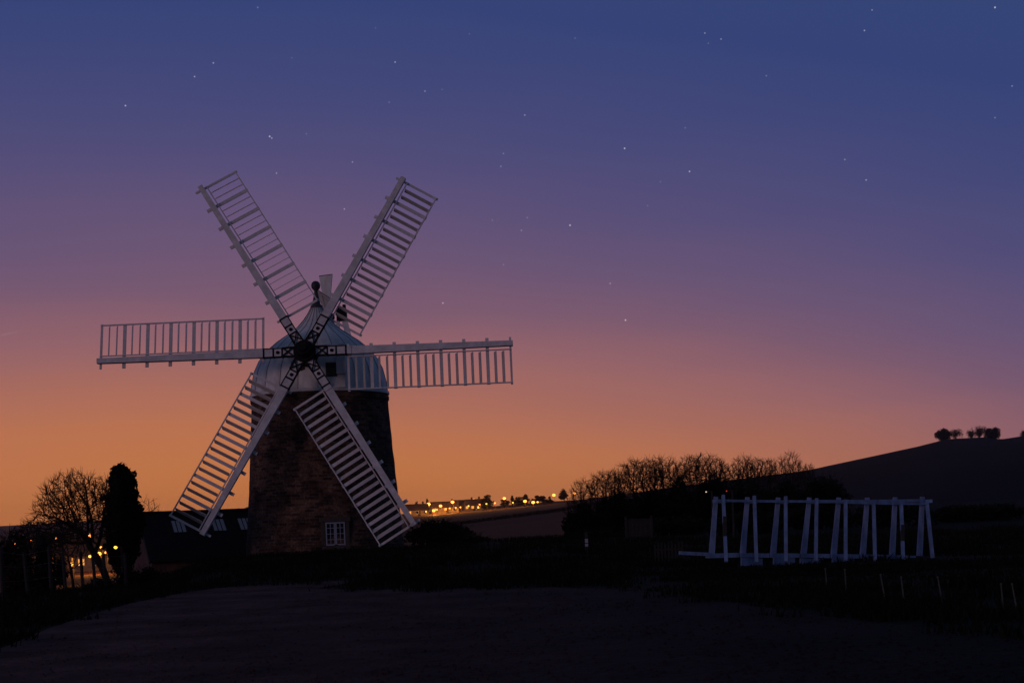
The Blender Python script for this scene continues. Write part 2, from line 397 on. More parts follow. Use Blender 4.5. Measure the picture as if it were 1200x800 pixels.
# ------------------------------------------------------------------ windmill
def build_windmill():
    base = P(382, 648, 69.0); base.z = -1.0
    T0 = Vector((base.x, base.y, base.z))
    root = thing('windmill', T0, 'brick tower windmill with six white slatted sails and a pale beehive cap', 'windmill')
    # brick tower: rings with slightly uneven radius
    prof = []; nz_ = 40; n = 96
    v = []; f = []
    H0, H1 = -.3, 8.62
    def rad(z): return 3.92 - .66 * ((z) / 8.6) - .04 * math.sin(math.pi * min(1, max(0, z / 8.6)))
    for k in range(nz_ + 1):
        z = H0 + (H1 - H0) * k / nz_
        for i in range(n):
            t = 2 * math.pi * i / n
            r = rad(z) + .022 * noise.noise(Vector((math.cos(t) * 4, math.sin(t) * 4, z * 1.6)))
            v.append((r * math.cos(t), r * math.sin(t), z))
    for k in range(nz_):
        for i in range(n):
            j = (i + 1) % n; f.append((k * n + i, k * n + j, (k + 1) * n + j, (k + 1) * n + i))
    f.append(tuple(nz_ * n + i for i in range(n)))
    me = bpy.data.meshes.new('brick_tower'); me.from_pydata(v, [], f); me.materials.append(M['brick']); me.polygons.foreach_set('use_smooth', [True] * (len(f) - 1) + [False]); me.update()
    tower = link('brick_tower', me, root)
    # corbel course under the cap
    MB().lathe([(rad(8.3) - .02, 8.25), (rad(8.3) + .06, 8.35), (rad(8.3) + .06, 8.52), (rad(8.3) - .02, 8.56)], 64, caps=False).build('corbel_course', M['brick'], tower)
    # window: place by its pixel centre on the tower surface
    def tower_point(px, py):
        for i in range(400):
            d = 63 + i * .015
            w = P(px, py, d) - T0
            if math.hypot(w.x, w.y) < rad(w.z): return w, d
        return w, d
    wp, wd = tower_point(393, 625)
    ang = math.atan2(wp.y, wp.x)
    nrm_ = Vector((math.cos(ang), math.sin(ang), 0)); tx = Vector((-math.sin(ang), math.cos(ang), 0))
    wm = Matrix(((tx.x, 0, nrm_.x, 0), (tx.y, 0, nrm_.y, 0), (0, 1, 0, 0), (0, 0, 0, 1)))
    wm = Matrix.Translation(wp + nrm_ * -.03) @ wm          # local: x along wall, y up, z out
    ww, wh = .90, 1.06
    surround = MB()
    surround.box((0, wh / 2 + .13, .02), (ww + .5, .22, .16)).box((0, -wh / 2 - .10, .05), (ww + .4, .14, .24))
    surround.box((-ww / 2 - .11, 0, .01), (.17, wh, .12)).box((ww / 2 + .11, 0, .01), (.17, wh, .12))
    win = link('window', surround.mesh('window', M['stone']), root, mw=wm)
    tag(win, 'small white casement window low in the brick tower')
    for s in (-1, 1):
        cas = MB(); cx = s * ww / 4; cw = ww / 2 - .01
        for e in (-1, 1):
            cas.box((cx + e * (cw / 2 - .028), 0, .05), (.056, wh, .07)); cas.box((cx, e * (wh / 2 - .03), .051), (cw - .10, .06, .068))
        cas.build('casement', M['window'], win)
        b = MB(); b.box((cx, 0, .048), (.024, wh - .12, .04)); b.build('glazing_bar', M['window'], win)
        for k in range(3):
            b = MB(); b.box((cx, -wh / 2 + wh * (k + 1) / 4, .05), (cw - .11, .024, .04)); b.build('glazing_bar', M['window'], win)
        for i in range(2):
            for k in range(4):
                g = MB(); g.box((cx + (i - .5) * .19, -wh / 2 + wh * (k + .5) / 4, .03), (.175, wh / 4 - .03, .012)); g.build('pane', M['glass'], win)
    # cap ------------------------------------------------------------------
    CZ = 8.60                                   # cap base in local z
    PR = [(3.30, 0), (3.29, .18), (3.25, .58), (3.10, 1.25), (2.86, 1.75), (2.46, 2.25), (1.98, 2.67), (1.42, 3.04), (.98, 3.36), (.64, 3.74), (.42, 4.06), (.27, 4.34)]
    inner = MB().lathe([(r - .05, CZ + z) for r, z in PR], 48)
    cap = inner.build('cap', M['finial'], root)
    NP = 22
    # one gore with raised seam at its edge
    g = MB(); a0, a1 = -math.pi / NP, math.pi / NP
    prof = [(r, CZ + z) for r, z in PR]
    fine = []
    for i in range(len(prof) - 1):
        for k in range(3):
            t = k / 3; fine.append((prof[i][0] + (prof[i + 1][0] - prof[i][0]) * t, prof[i][1] + (prof[i + 1][1] - prof[i][1]) * t))
    fine.append(prof[-1])
    nn = 4
    vs_ = []; fs = []
    for (r, z) in fine:
        for i in range(nn + 1):
            t = a0 + (a1 - a0) * (.985 * (i / nn - .5) + .5)
            vs_.append((r * math.cos(t), r * math.sin(t), z))
        # thickness edge
    m_ = nn + 1
    for k in range(len(fine) - 1):
        for i in range(nn): fs.append((k * m_ + i, k * m_ + i + 1, (k + 1) * m_ + i + 1, (k + 1) * m_ + i))
    g.add(vs_, fs)
    gm = g.mesh('cap_panel', M['cap'], True)
    seam = MB()
    for k in range(len(fine) - 1):
        (r0, z0), (r1, z1) = fine[k], fine[k + 1]
        seam.beam(((r0 + .008) * math.cos(a0), (r0 + .008) * math.sin(a0), z0), ((r1 + .008) * math.cos(a0), (r1 + .008) * math.sin(a0), z1), .018, .03, side=(-math.sin(a0), math.cos(a0), 0))
    sm = seam.mesh('cap_seam', M['seam'])
    for i in range(NP):
        rot = Matrix.Rotation(2 * math.pi * i / NP + .11, 4, 'Z')
        link('cap_panel', gm, cap, mw=rot); link('cap_seam', sm, cap, mw=rot)
    MB().lathe([(3.31, CZ + .0), (3.36, CZ + .02), (3.36, CZ + .14), (3.31, CZ + .16)], 64, caps=False).build('cap_curb', M['cap'], cap)
    # finial
    fin = MB().lathe([(.29, CZ + 4.30), (.30, CZ + 4.40), (.20, CZ + 4.50), (.155, CZ + 4.75), (.10, CZ + 5.0), (.085, CZ + 5.15), (.12, CZ + 5.18), (.20, CZ + 5.28), (.225, CZ + 5.40), (.20, CZ + 5.52), (.11, CZ + 5.61), (.02, CZ + 5.63)], 20)
    fo = fin.build('finial', M['finial'], cap, True); tag(fo, 'dark ball finial on the cap peak')
    # front housing: boards round the windshaft, two dark hatches, box at the right
    hub_w = P(357.5, 412.7, 64.4); hub = hub_w - T0
    TILT = R(10); axis = Vector((0, -math.cos(TILT), math.sin(TILT)))
    e1 = Vector((1, 0, 0)); e2 = axis.cross(e1)
    if e2.z < 0: e2 = -e2
    fx = hub.x
    fr = MB().box((fx + .35, -2.62, CZ + 1.15), (2.5, 1.0, 2.0)); fr.build('front_housing', M['cap'], cap)
    for (x, w, z, h) in ((-.80, .78, 1.10, .55), (1.62, .62, 1.08, .80)):
        pass
    MB().box((fx - .55, -3.125, CZ + 1.18), (.62, .03, .42)).build('hatch', M['stone'], cap)
    MB().box((fx + .98, -3.125, CZ + .98), (.52, .03, .66)).build('hatch', M['stone'], cap)
    MB().box((fx + 1.45, -3.18, CZ + 1.22), (.42, .42, .92)).build('shutter_box', M['cap'], cap)
    # windshaft and hub
    sh = MB().tube(hub - axis * 3.2, hub + axis * .45, .30, .26, 16); sh.build('windshaft', M['iron'], root)
    hb = MB(); hb.tube(hub - axis * .42, hub + axis * .30, .56, .50, 18); hb.tube(hub + axis * .30, hub + axis * .62, .38, .26, 14); hb.tube(hub + axis * .62, hub + axis * .80, .18, .14, 12)
    hubo = hb.build('sail_hub', M['iron'], root)
    for k in range(6):
        t = R(.3 + 60 * k); rd = e1 * math.cos(t) + e2 * math.sin(t); td = axis.cross(rd)
        b = MB()
        for s in (-1, 1):
            b.beam(hub + rd * .40 + td * (.22 * s) + axis * .12, hub + rd * 1.02 + td * (.19 * s) + axis * .12, .07, .16, side=td)
        b.beam(hub + rd * .52 - td * .20 + axis * .2, hub + rd * .98 + td * .17 + axis * .2, .05, .05, side=td)
        b.beam(hub + rd * .52 + td * .20 + axis * .215, hub + rd * .98 - td * .17 + axis * .215, .05, .05, side=td)
        b.build('hub_cross', M['iron'], hubo)
    # sails ---------------------------------------------------------------
    RS = 9.42
    stock = MB()
    stock.beam((.40, 0, 0), (2.1, 0, 0), (.33, .36), .26, side=(0, 1, 0)); stock.beam((2.1, 0, 0), (RS, 0, 0), (.36, .23), .2, side=(0, 1, 0))
    bars_r = [RS - .12 - 1.053 * i for i in range(8)]
    PITCH = R(6)
    def bl(r, s, z=0):    # blade point: s across (clockwise side, -y), pitched backwards
        return Vector((r, -s * math.cos(PITCH), z - max(0, s) * math.sin(PITCH)))
    stock_m = stock.mesh('sail', M['sail'])
    def sbar(w, s0, s1):
        b = MB(); b.beam(bl(0, s0), bl(0, s1), w, .05, side=(1, 0, 0)); return b.mesh('sail_bar', M['sail'])
    bar_m = sbar(.15, -.34, 1.80); bar_e = sbar(.10, -.34, 1.84)
    rail = MB().beam(bl(bars_r[-1] - .03, 1.76, .04), bl(bars_r[0] + .03, 1.76, .04), .055, .06, side=(0, 1, 0)).mesh('outer_rail', M['sail'])
    irail = MB().beam(bl(bars_r[-1] - .03, .27, .045), bl(bars_r[0] + .03, .25, .045), .05, .05, side=(0, 1, 0)).mesh('inner_rail', M['sail'])
    def shutter_mesh(deg):
        a_ = Vector((math.sin(R(deg)), 0, math.cos(R(deg)))); shm = MB()
        shm.beam(bl(0, .30, -.03), bl(0, 1.72, -.03), .29, .022, side=a_); return shm.mesh('shutter', M['shutter'])
    shut = {d_: shutter_mesh(d_) for d_ in (-21, -25, 12, 22, 40)}
    shut_of = [22, 12, -21, -25, -21, 40]           # each sail's shutters have come to rest at their own angle
    def strap(r, w):
        b = MB()
        b.box((r, 0, 0), (.07, w + .045, .30)); return b.mesh('strap', M['iron'])
    straps = [strap(1.02, .34), strap(1.42, .345), strap(1.86, .355)]
    side_iron = MB().beam((.6, .185, .06), (1.90, .20, .06), .05, .16, side=(0, 1, 0)).beam((.6, -.185, .06), (1.90, -.20, .06), .05, .16, side=(0, 1, 0)).mesh('side_iron', M['iron'])
    bolt = MB().lathe([(.078, 0), (.078, .05), (.05, .07)], 10, (1.22, 0, .13)).mesh('bolt', M['iron'])
    for k in range(6):
        t = R(.3 + 60 * k); rd = e1 * math.cos(t) + e2 * math.sin(t); td = axis.cross(rd)
        mw = Matrix(((rd.x, td.x, axis.x, hub.x), (rd.y, td.y, axis.y, hub.y), (rd.z, td.z, axis.z, hub.z), (0, 0, 0, 1)))
        so = link('sail', stock_m, root, mw=mw)
        for i, r in enumerate(bars_r):
            link('sail_bar', bar_e if i in (0, 7) else bar_m, so, loc=(r, 0, -.135))
            if i < 7:
                for j in (1, 2): link('shutter', shut[shut_of[k]], so, loc=(r - 1.053 * j / 3, 0, -.10))
        link('outer_rail', rail, so, loc=(0, 0, -.10)); link('inner_rail', irail, so, loc=(0, 0, -.10))
        for s_ in straps: link('strap', s_, so)
        link('side_iron', side_iron, so); link('bolt', bolt, so)
    # fantail behind the cap
    fh = P(384, 371, 74.6) - T0
    fan = MB().tube(fh - Vector((.35, 0, 0)), fh + Vector((.35, 0, 0)), .16, .16, 12).build('fantail_hub', M['iron'], root)
    for k in range(6):
        t = R(94 + 60 * k); rd = Vector((0, math.cos(t), math.sin(t))); tw = R(40)
        td = Vector((math.cos(tw), 0, 0)) + Vector((0, -math.sin(t), math.cos(t))) * math.sin(tw)
        td.normalize()
        b = MB(); b.beam(fh + rd * .5, fh + rd * 2.15, (.38, 1.02), .03, side=td); fb = b.build('fan_blade', M['cap'], fan)
        MB().beam(fh + rd * .1, fh + rd * 2.0, .07, .07).build('fan_arm', M['sail'], fan)
        b = MB(); b.beam(fh + rd * 2.155 - td * .49, fh + rd * 2.155 + td * .49, .035, .05); b.build('fan_batten', M['finial'], fan)
    st = MB()
    for sx_ in (-.5, .55):
        st.beam(fh + Vector((sx_, .1, 0)), Vector((fh.x + sx_ * 1.4, 2.6, CZ + 1.5)), .16, .16); 
    st.build('fan_post', M['sail'], root)
    gb = P(400.5, 369, 73.8) - T0
    gbm = MB().box(gb, (.52, .4, .62)).box(gb + Vector((.14, 0, .40)), (.16, .2, .26)).box(gb + Vector((-.18, 0, .36)), (.1, .2, .16)); gbm.build('gear_box', M['iron'], root)
    MB().beam(gb + Vector((.12, 0, -.2)), gb + Vector((.35, -.3, -1.2)), .3, .1).beam(gb + Vector((-.2, 0, -.2)), gb + Vector((-.3, -.4, -1.4)), .14, .1).build('gear_bracket', M['sail'], root)
build_windmill()

# ------------------------------------------------------------------ barn
def build_barn():
    A = P(165, 605.5, 70.5)                    # gable apex, nearest end of the ridge
    th = R(22); u = Vector((math.cos(th), math.sin(th), 0)); n = Vector((math.sin(th), -math.cos(th), 0))   # u along ridge, n towards the camera side
    L = 6.1; wv = 3.3; drop = 2.05; bz = -2.9
    Z = Vector((0, 0, 1))
    loc = Vector((A.x, A.y, bz)); root = thing('barn', loc, 'low dark slate roofed barn with a brick gable and roof windows', 'barn')
    def w(a, b, z): return Vector((u.x * a + n.x * b, u.y * a + n.y * b, z - bz))
    ez = A.z - drop
    b = MB()
    v = [w(0, -wv, bz), w(0, wv, bz), w(0, wv, ez), w(0, 0, A.z - .1), w(0, -wv, ez), w(L, -wv, bz), w(L, wv, bz), w(L, wv, ez), w(L, 0, A.z - .1), w(L, -wv, ez)]
    b.add(v, [(0, 1, 2, 3, 4), (9, 8, 7, 6, 5), (1, 6, 7, 2), (0, 4, 9, 5)]); b.build('wall', M['barn'], root)
    k = drop / wv
    for s in (-1, 1):
        r = MB(); o = .25; e0, e1_ = -.12, L + .1
        pts = [(e0, 0, A.z), (e1_, 0, A.z), (e1_, s * (wv + o), A.z - k * (wv + o)), (e0, s * (wv + o), A.z - k * (wv + o))]
        vs_ = [w(a, bb, z + .12) for a, bb, z in pts] + [w(a, bb, z - .02) for a, bb, z in pts]
        r.add(vs_, [(0, 1, 2, 3), (7, 6, 5, 4), (0, 4, 5, 1), (1, 5, 6, 2), (2, 6, 7, 3), (3, 7, 4, 0)]); ro = r.build('roof', M['slate'], root)
        if s == 1:
            for px in (208.5, 255, 286):
                # find ridge parameter whose skylight top sits at that pixel
                best = min((abs(proj_px(loc + w(a, .75, A.z - k * .75 + .13)) - px), a) for a in [i * .04 for i in range(160)])[1]
                fr = MB(); bb0, bb1 = .62, 1.62
                def q(a, bb, h): return w(a, bb, A.z - k * bb + .12 + h)
                sk_ = MB()
                sk_.add([q(best - .36, bb0, .03), q(best + .36, bb0, .03), q(best + .36, bb1, .03), q(best - .36, bb1, .03), q(best - .36, bb0, -.02), q(best + .36, bb0, -.02), q(best + .36, bb1, -.02), q(best - .36, bb1, -.02)],
                        [(0, 1, 2, 3), (0, 4, 5, 1), (1, 5, 6, 2), (2, 6, 7, 3), (3, 7, 4, 0)])
                so = sk_.build('roof_window', M['iron'], root)
                for j in range(3):
                    a0 = best - .31 + j * .215
                    MB().add([q(a0, bb0 + .05, .045), q(a0 + .16, bb0 + .05, .045), q(a0 + .16, bb1 - .05, .045), q(a0, bb1 - .05, .045)], [(0, 1, 2, 3)]).build('pane', M['skylight'], so)
    MB().beam(w(-.12, 0, A.z + .15), w(L + .1, 0, A.z + .15), .22, .1).build('ridge_tile_row', M['slate'], root)
    # bargeboards and a gable door
    for s in (-1, 1):
        MB().beam(w(-.14, 0, A.z + .02), w(-.14, s * (wv + .25), A.z + .02 - k * (wv + .25)), .16, .05, side=(0, 0, 1)).build('bargeboard', M['darkwood'], root)
    MB().box(w(-.03, -.2, bz + 1.1), (.08, 1.1, 2.1), Matrix.Rotation(th, 3, 'Z')).build('door', M['darkwood'], root)
def proj_px(p):
    X = p.x / p.y; Zz = (p.z - EYE) / p.y
    return 600 + F_PX * (X * cr - Zz * sr)
build_barn()

# ------------------------------------------------------------------ trees and shrubs
def bare_tree_meshes(seed, height, r0, lean=(0, 0), spread=.55, levels=5, kids=3, up=.25, first=.28, sides=5, twig_r=.009, ratio=(.5, .8)):
    rnd = random.Random(seed); tr = MB(); cw = MB()
    def grow(p, d, length, r, lev):
        n = 4 if lev < 2 else 3
        q = p.copy(); dd = d.copy(); seg = length / n
        pts = [(q.copy(), r)]
        for i in range(n):
            dd = (dd + Vector((rnd.uniform(-1, 1), rnd.uniform(-1, 1), rnd.uniform(-.6, 1) )) * (.16 + .05 * lev) + Vector((0, 0, up * .25))).normalized()
            q2 = q + dd * seg; rr = max(twig_r * .6, r * (1 - .55 * (i + 1) / n))
            rp = max(twig_r * .6, r * (1 - .55 * i / n))
            (tr if lev == 0 else cw).tube(q, q2, rp, rr, sides if lev < 2 else (4 if lev == 2 else 3), cap=False)
            q = q2; pts.append((q.copy(), rr))
            if lev < levels and (lev > 0 or (i + 1) / n > first):
                for c in range(rnd.randint(kids - 1, kids)):
                    ax = Vector((rnd.gauss(0, 1), rnd.gauss(0, 1), rnd.gauss(0, .5))).normalized()
                    nd = (dd + ax * rnd.uniform(spread * .7, spread * 1.35)).normalized()
                    t = rnd.random()
                    grow(q - dd * seg * t * .6, nd, length * rnd.uniform(*ratio), max(twig_r, rr * rnd.uniform(.45, .65)), lev + 1)
    d0 = Vector((lean[0], lean[1], 1)).normalized()
    tr.tube(Vector((0, 0, -.4)), Vector((0, 0, .02)), r0 * 1.35, r0 * 1.05, sides, cap=False)
    grow(Vector((0, 0, 0)), d0, height * .62, r0, 0)
    zs = sorted(v[2] for v in cw.v); k = height / zs[int(len(zs) * .995)]
    for m_ in (tr, cw): m_.v = [(x * k, y * k, z * k) for x, y, z in m_.v]
    return tr.mesh('trunk', M['bark'], True), cw.mesh('branches', M['twig'])
from mathutils.kdtree import KDTree
def grown_tree(seed, trunk, blobs, n, step=.16, kill=.22, tip=.008, gain=2.35, twigs=2, tw_len=.3, cut=.045, jit=.2):
    """branches grow towards points scattered in the crown volume; thickness follows the number of tips carried"""
    rnd = random.Random(seed); att = []
    vol = [b[1][0] * b[1][1] * b[1][2] for b in blobs]; tot = sum(vol)
    for (c, r), v_ in zip(blobs, vol):
        for k in range(int(n * v_ / tot)):
            u = Vector((rnd.gauss(0, 1), rnd.gauss(0, 1), rnd.gauss(0, 1))).normalized() * rnd.random() ** .36
            att.append(Vector(c) + Vector((u.x * r[0], u.y * r[1], u.z * r[2])))
    nodes = [Vector(t) for t in trunk]; par = [i - 1 for i in range(len(trunk))]
    for it in range(140):
        kd = KDTree(len(nodes))
        for i_, p in enumerate(nodes): kd.insert(p, i_)
        kd.balance(); pull = {}; keep = []
        for a in att:
            co, i_, dist = kd.find(a)
            if dist < kill: continue
            keep.append(a); pull.setdefault(i_, Vector()); pull[i_] += (a - co).normalized()
        att = keep; grew = 0
        for i_, d in pull.items():
            if d.length < 1e-4: continue
            d = (d.normalized() + Vector((rnd.uniform(-1, 1), rnd.uniform(-1, 1), rnd.uniform(-1, 1))) * jit).normalized()
            q = nodes[i_] + d * step
            if kd.find(q)[2] < step * .45: continue
            nodes.append(q); par.append(i_); grew += 1
        if not att or not grew: break
    cnt = [0] * len(nodes); kids = [0] * len(nodes)
    for i_ in range(1, len(nodes)): kids[par[i_]] += 1
    for i_ in range(len(nodes) - 1, -1, -1):
        if kids[i_] == 0: cnt[i_] = 1
        if par[i_] >= 0: cnt[par[i_]] += cnt[i_]
    rad = [tip * c_ ** (1 / gain) for c_ in cnt]
    tr, cw = MB(), MB()
    for i_ in range(1, len(nodes)):
        p = par[i_]; r0_ = min(rad[p], rad[i_] * 1.5); tgt = tr if rad[i_] > cut else cw
        tgt.tube(nodes[p], nodes[i_], r0_, rad[i_], 6 if rad[i_] > cut else (4 if rad[i_] > tip * 2.2 else 3), cap=False)
        if rad[i_] < tip * 2.0:
            d0 = (nodes[i_] - nodes[p]).normalized()
            for k in range(twigs):
                d = (d0 + Vector((rnd.uniform(-1, 1), rnd.uniform(-1, 1), rnd.uniform(-.5, 1))) * .75).normalized(); L_ = tw_len * rnd.uniform(.5, 1.3)
                m_ = nodes[i_] + d * L_ * .5; e_ = m_ + (d + Vector((0, 0, .3)) + Vector((rnd.uniform(-1, 1), rnd.uniform(-1, 1), 0)) * .3).normalized() * L_ * .5
                cw.tube(nodes[i_], m_, tip * .8, tip * .65, 3, cap=False); cw.tube(m_, e_, tip * .65, tip * .4, 3, cap=False)
    b_ = Vector(trunk[0]); tr.tube(b_ - Vector((0, 0, .5)), b_, rad[0] * 1.3, rad[0], 6, cap=False)
    return tr.mesh('trunk', M['bark'], True), cw.mesh('branches', M['twig'])
def bare_tree(meshes, px, d, py_base=None, label='', group=None, scale=1.0, rz=0, z=None, name='bare_tree', sxy=1.0):
    p = P(px, HY, d); zz = gz(p.x, p.y) if z is None else z
    o = thing(name, (p.x, p.y, zz), label, 'tree', group, rz); o.scale = (scale * sxy, scale * sxy, scale)
    link('trunk', meshes[0], o); link('branches', meshes[1], o); return o
def leaf_mass(rnd, blobs, size, per, mb=None):
    """leaf-sized faces scattered through a set of ellipsoids (c, (rx,ry,rz)) - denser near the skin"""
    mb = mb or MB()
    for (c, rad) in blobs:
        c = Vector(c); n = int(per * (rad[0] * rad[1] + rad[1] * rad[2] + rad[0] * rad[2]))
        for i in range(n):
            v = Vector((rnd.gauss(0, 1), rnd.gauss(0, 1), rnd.gauss(0, 1))).normalized() * (rnd.random() ** .45) * rnd.uniform(.9, 1.12)
            p = c + Vector((v.x * rad[0], v.y * rad[1], v.z * rad[2]))
            a = Vector((rnd.uniform(-1, 1), rnd.uniform(-1, 1), rnd.uniform(-1, 1))).normalized(); b = a.orthogonal().normalized()
            s = size * rnd.uniform(.6, 1.5)
            mb.add([p - a * s, p + b * s * .55, p + a * s, p - b * s * .55], [(0, 1, 2, 3)])
    return mb
def shrub(name, px0, px1, ytop, d, label, group=None, seed=0, mat_='leaf', size=.10, twigs=True, cat='shrub', depth=None, per=240):
    rnd = random.Random(seed)
    pc = P((px0 + px1) / 2, HY, d); z0 = gz(pc.x, pc.y)
    halfw = (px1 - px0) / 2 / F_PX * d; H = P((px0 + px1) / 2, ytop, d).z - z0
    dp = depth or halfw * .7
    o = thing(name, (pc.x, pc.y, z0), label, cat, group)
    blobs = []
    for i in range(9):
        a = rnd.uniform(-1, 1); top = H * (1 - .35 * a * a) * rnd.uniform(.78, 1.0); rz_ = top * rnd.uniform(.28, .4)
        blobs.append(((a * halfw * .72, rnd.uniform(-.6, .6) * dp, top - rz_), (halfw * rnd.uniform(.24, .38), dp * rnd.uniform(.4, .6), rz_)))
    for i in range(5):
        blobs.append(((rnd.uniform(-.6, .6) * halfw, rnd.uniform(-.4, .4) * dp, H * .3), (halfw * .45, dp * .6, H * .36)))
    leaf_mass(rnd, blobs, size, per).build('foliage', M[mat_], o)
    st = MB()
    for i in range(7):
        a = rnd.uniform(-.5, .5) * halfw; st.tube((a * .4, 0, -.3), (a, rnd.uniform(-.4, .4) * dp, H * .7), .05, .02, 5)
    st.build('stems', M['bark'], o)
    if twigs:
        tw = MB()
        for i in range(60):
            b = rnd.choice(blobs); p = Vector(b[0]); q = p + Vector((rnd.uniform(-1, 1) * b[1][0], rnd.uniform(-1, 1) * b[1][1], b[1][2] * rnd.uniform(.9, 1.45)))
            tw.tube(p, q, .014, .006, 3, cap=False)
            q2 = p + (q - p) * .7; tw.tube(q2, q2 + Vector((rnd.uniform(-.3, .3), rnd.uniform(-.3, .3), rnd.uniform(.05, .3))), .008, .005, 3, cap=False)
        tw.build('twigs', M['twig'], o)
    return o

# left of the barn: spreading bare tree, ivy clad column, undergrowth
t_big = grown_tree(11, [(0, 0, 0), (-.03, 0, .3), (-.04, 0, .6), (-.1, 0, .9), (-.2, 0, 1.2), (-.32, -.02, 1.5)], [((-1.3, 0, 3.9), (1.75, 1.4, 1.6)), ((-2.6, 0, 2.9), (1.15, 1.1, .85)), ((.15, 0, 3.9), (.6, .9, 1.4))], 1900, step=.13, kill=.16, tip=.0115, tw_len=.36, twigs=3)
bare_tree(t_big, 125, 60, label='spreading bare tree with a round crown beside the dark ivy covered column')
t_mid = grown_tree(29, [(0, 0, 0), (0, 0, .3), (.02, 0, .6), (0, 0, .9)], [((-.2, 0, 2.3), (1.0, .9, 1.2)), ((-.9, 0, 2.4), (.6, .6, .7))], 420, tip=.010, tw_len=.28)
bare_tree(t_mid, 82, 57, label='smaller bare tree with several thin stems in front of the orange lamps', scale=1.0)
t_low = grown_tree(31, [(0, 0, 0), (0, 0, .4), (.03, 0, .8), (0, 0, 1.2), (0, 0, 1.6), (0, 0, 2.0), (0, 0, 2.5)], [((.1, 0, 3.9), (.7, .7, 1.1))], 170, tip=.009, tw_len=.3)
bare_tree(t_low, 172, 76, label='twiggy bare tree showing above the barn roof end', scale=1.05)
t_rd = grown_tree(37, [(0, 0, 0), (0, 0, .3), (.03, 0, .6), (.02, 0, .9), (0, 0, 1.2)], [((.1, 0, 2.0), (.85, .8, .62)), ((.75, .1, 1.9), (.55, .5, .5)), ((-.55, .1, 1.8), (.5, .5, .45))], 420, step=.11, kill=.15, tip=.009, tw_len=.22, twigs=3)
bare_tree(t_rd, 26, 44, label='round headed small bare tree by the wire fence', scale=1.0)
def ivy_tree():
    rnd = random.Random(5); d = 63.0
    base = P(145, 660, d); z0 = gz(base.x, base.y); o = thing('ivy_covered_tree', (base.x, base.y, z0), 'dense dark column shaped tree smothered in ivy beside the barn gable', 'tree')
    prof = [(548, 138, 145), (555, 129, 154), (563, 126, 160), (575, 126, 161), (585, 122, 166), (597, 121, 165), (610, 120, 170), (625, 122, 168), (640, 124, 164), (655, 126, 160), (670, 130, 156)]
    mb = MB()
    for i in range(len(prof) - 1):
        for k in range(5):
            t = k / 5; y = prof[i][0] + (prof[i + 1][0] - prof[i][0]) * t
            x0 = prof[i][1] + (prof[i + 1][1] - prof[i][1]) * t; x1 = prof[i][2] + (prof[i + 1][2] - prof[i][2]) * t
            hw = (x1 - x0) / 2 / F_PX * d; c = P((x0 + x1) / 2, y, d) - Vector((base.x, base.y, z0))
            for j in range(3):
                a = rnd.uniform(0, 6.28); q = c + Vector((math.cos(a), math.sin(a), 0)) * hw * .48
                leaf_mass(rnd, [(q, (hw * .52, hw * .52, .24))], .085, 380, mb)
            if k % 2 == 0:                     # loose sprays sticking out
                a = rnd.uniform(0, 6.28); q = c + Vector((math.cos(a) * hw * rnd.uniform(.9, 1.12), math.sin(a) * hw * .9, rnd.uniform(0, .15)))
                leaf_mass(rnd, [(q, (.16, .16, .14))], .07, 500, mb)
    mb.build('crown', M['leaf'], o)
    MB().tube((0, 0, -.4), (-.05, 0, 3.6), .24, .08, 8).build('trunk', M['bark'], o)
ivy_tree()
shrub('bramble_thicket', -20, 44, 616, 42, 'reddish bramble thicket under the round headed small tree', seed=3, mat_='leaf2', size=.075)
shrub('evergreen_shrub', 34, 74, 624, 43, 'dark rounded evergreen shrub between the fence and the orange lamps', seed=8, size=.07)
shrub('bramble_thicket', 0, 60, 655, 39, 'low russet brambles behind the wire fence posts', seed=13, mat_='leaf2', size=.06)
shrub('garden_shrub', 88, 140, 676, 52, 'low dark shrub beneath the bare spreading tree', seed=17, size=.07)
shrub('garden_shrub', 128, 200, 660, 61, 'dark shrub growing against the barn gable', seed=19, size=.08)
shrub('bramble_bush', 470, 556, 601, 61, 'broad dark bramble bush at the foot of the windmill tower', seed=23, mat_='leaf', size=.08)
shrub('bramble_bush', 535, 575, 627, 58, 'low dark bramble bush at the edge of the winter field', seed=27, mat_='leaf', size=.07)

# right: row of bare trees above a dark thicket
rrv = random.Random(5)
variants = [grown_tree(100 + i, [(0, 0, 0), (.02, 0, .4), (0, .03, .8), (-.03, 0, 1.2)], [((rrv.uniform(-.2, .2), 0, 3.3), (1.0, 1.0, 1.75)), ((rrv.uniform(-.6, .6), 0, 4.0), (.55, .55, 1.05)), ((rrv.uniform(-.8, .8), .2, 3.4), (.5, .5, 1.2))], (300, 460, 380, 560, 340)[i], tip=.011, tw_len=.40, twigs=3, step=(.16, .13, .18, .14, .15)[i]) for i in range(5)]
rr = random.Random(77)
row = [(676, 573, .9), (686, 564, 1), (699, 557, 1), (711, 553, 1), (722, 550, 1), (733, 545, 1), (744, 539, 1.1), (757, 534, 1.1), (768, 532, 1), (780, 536, 1), (792, 537, 1), (805, 533, 1.1), (818, 529, 1.1), (830, 529, 1.1), (843, 532, 1), (855, 540, 1), (867, 538, 1), (878, 534, 1.1), (890, 537, 1), (903, 533, 1.1), (915, 533, 1), (927, 532, 1), (938, 540, .9), (948, 544, .9)]
for i, (px, yt, w) in enumerate(row):
    yt += rr.uniform(-4, 5); d = 92 + rr.uniform(-5, 6); p = P(px, HY, d); z0 = gz(p.x, p.y); top = P(px, yt, d).z - z0
    bare_tree(variants[i % 5], px, d, label='bare twiggy tree standing in the row above the dark thicket', group='bare trees above the thicket', scale=top / 5.05, rz=rr.uniform(0, 6.28), sxy=rr.uniform(.85, 1.5) * w)
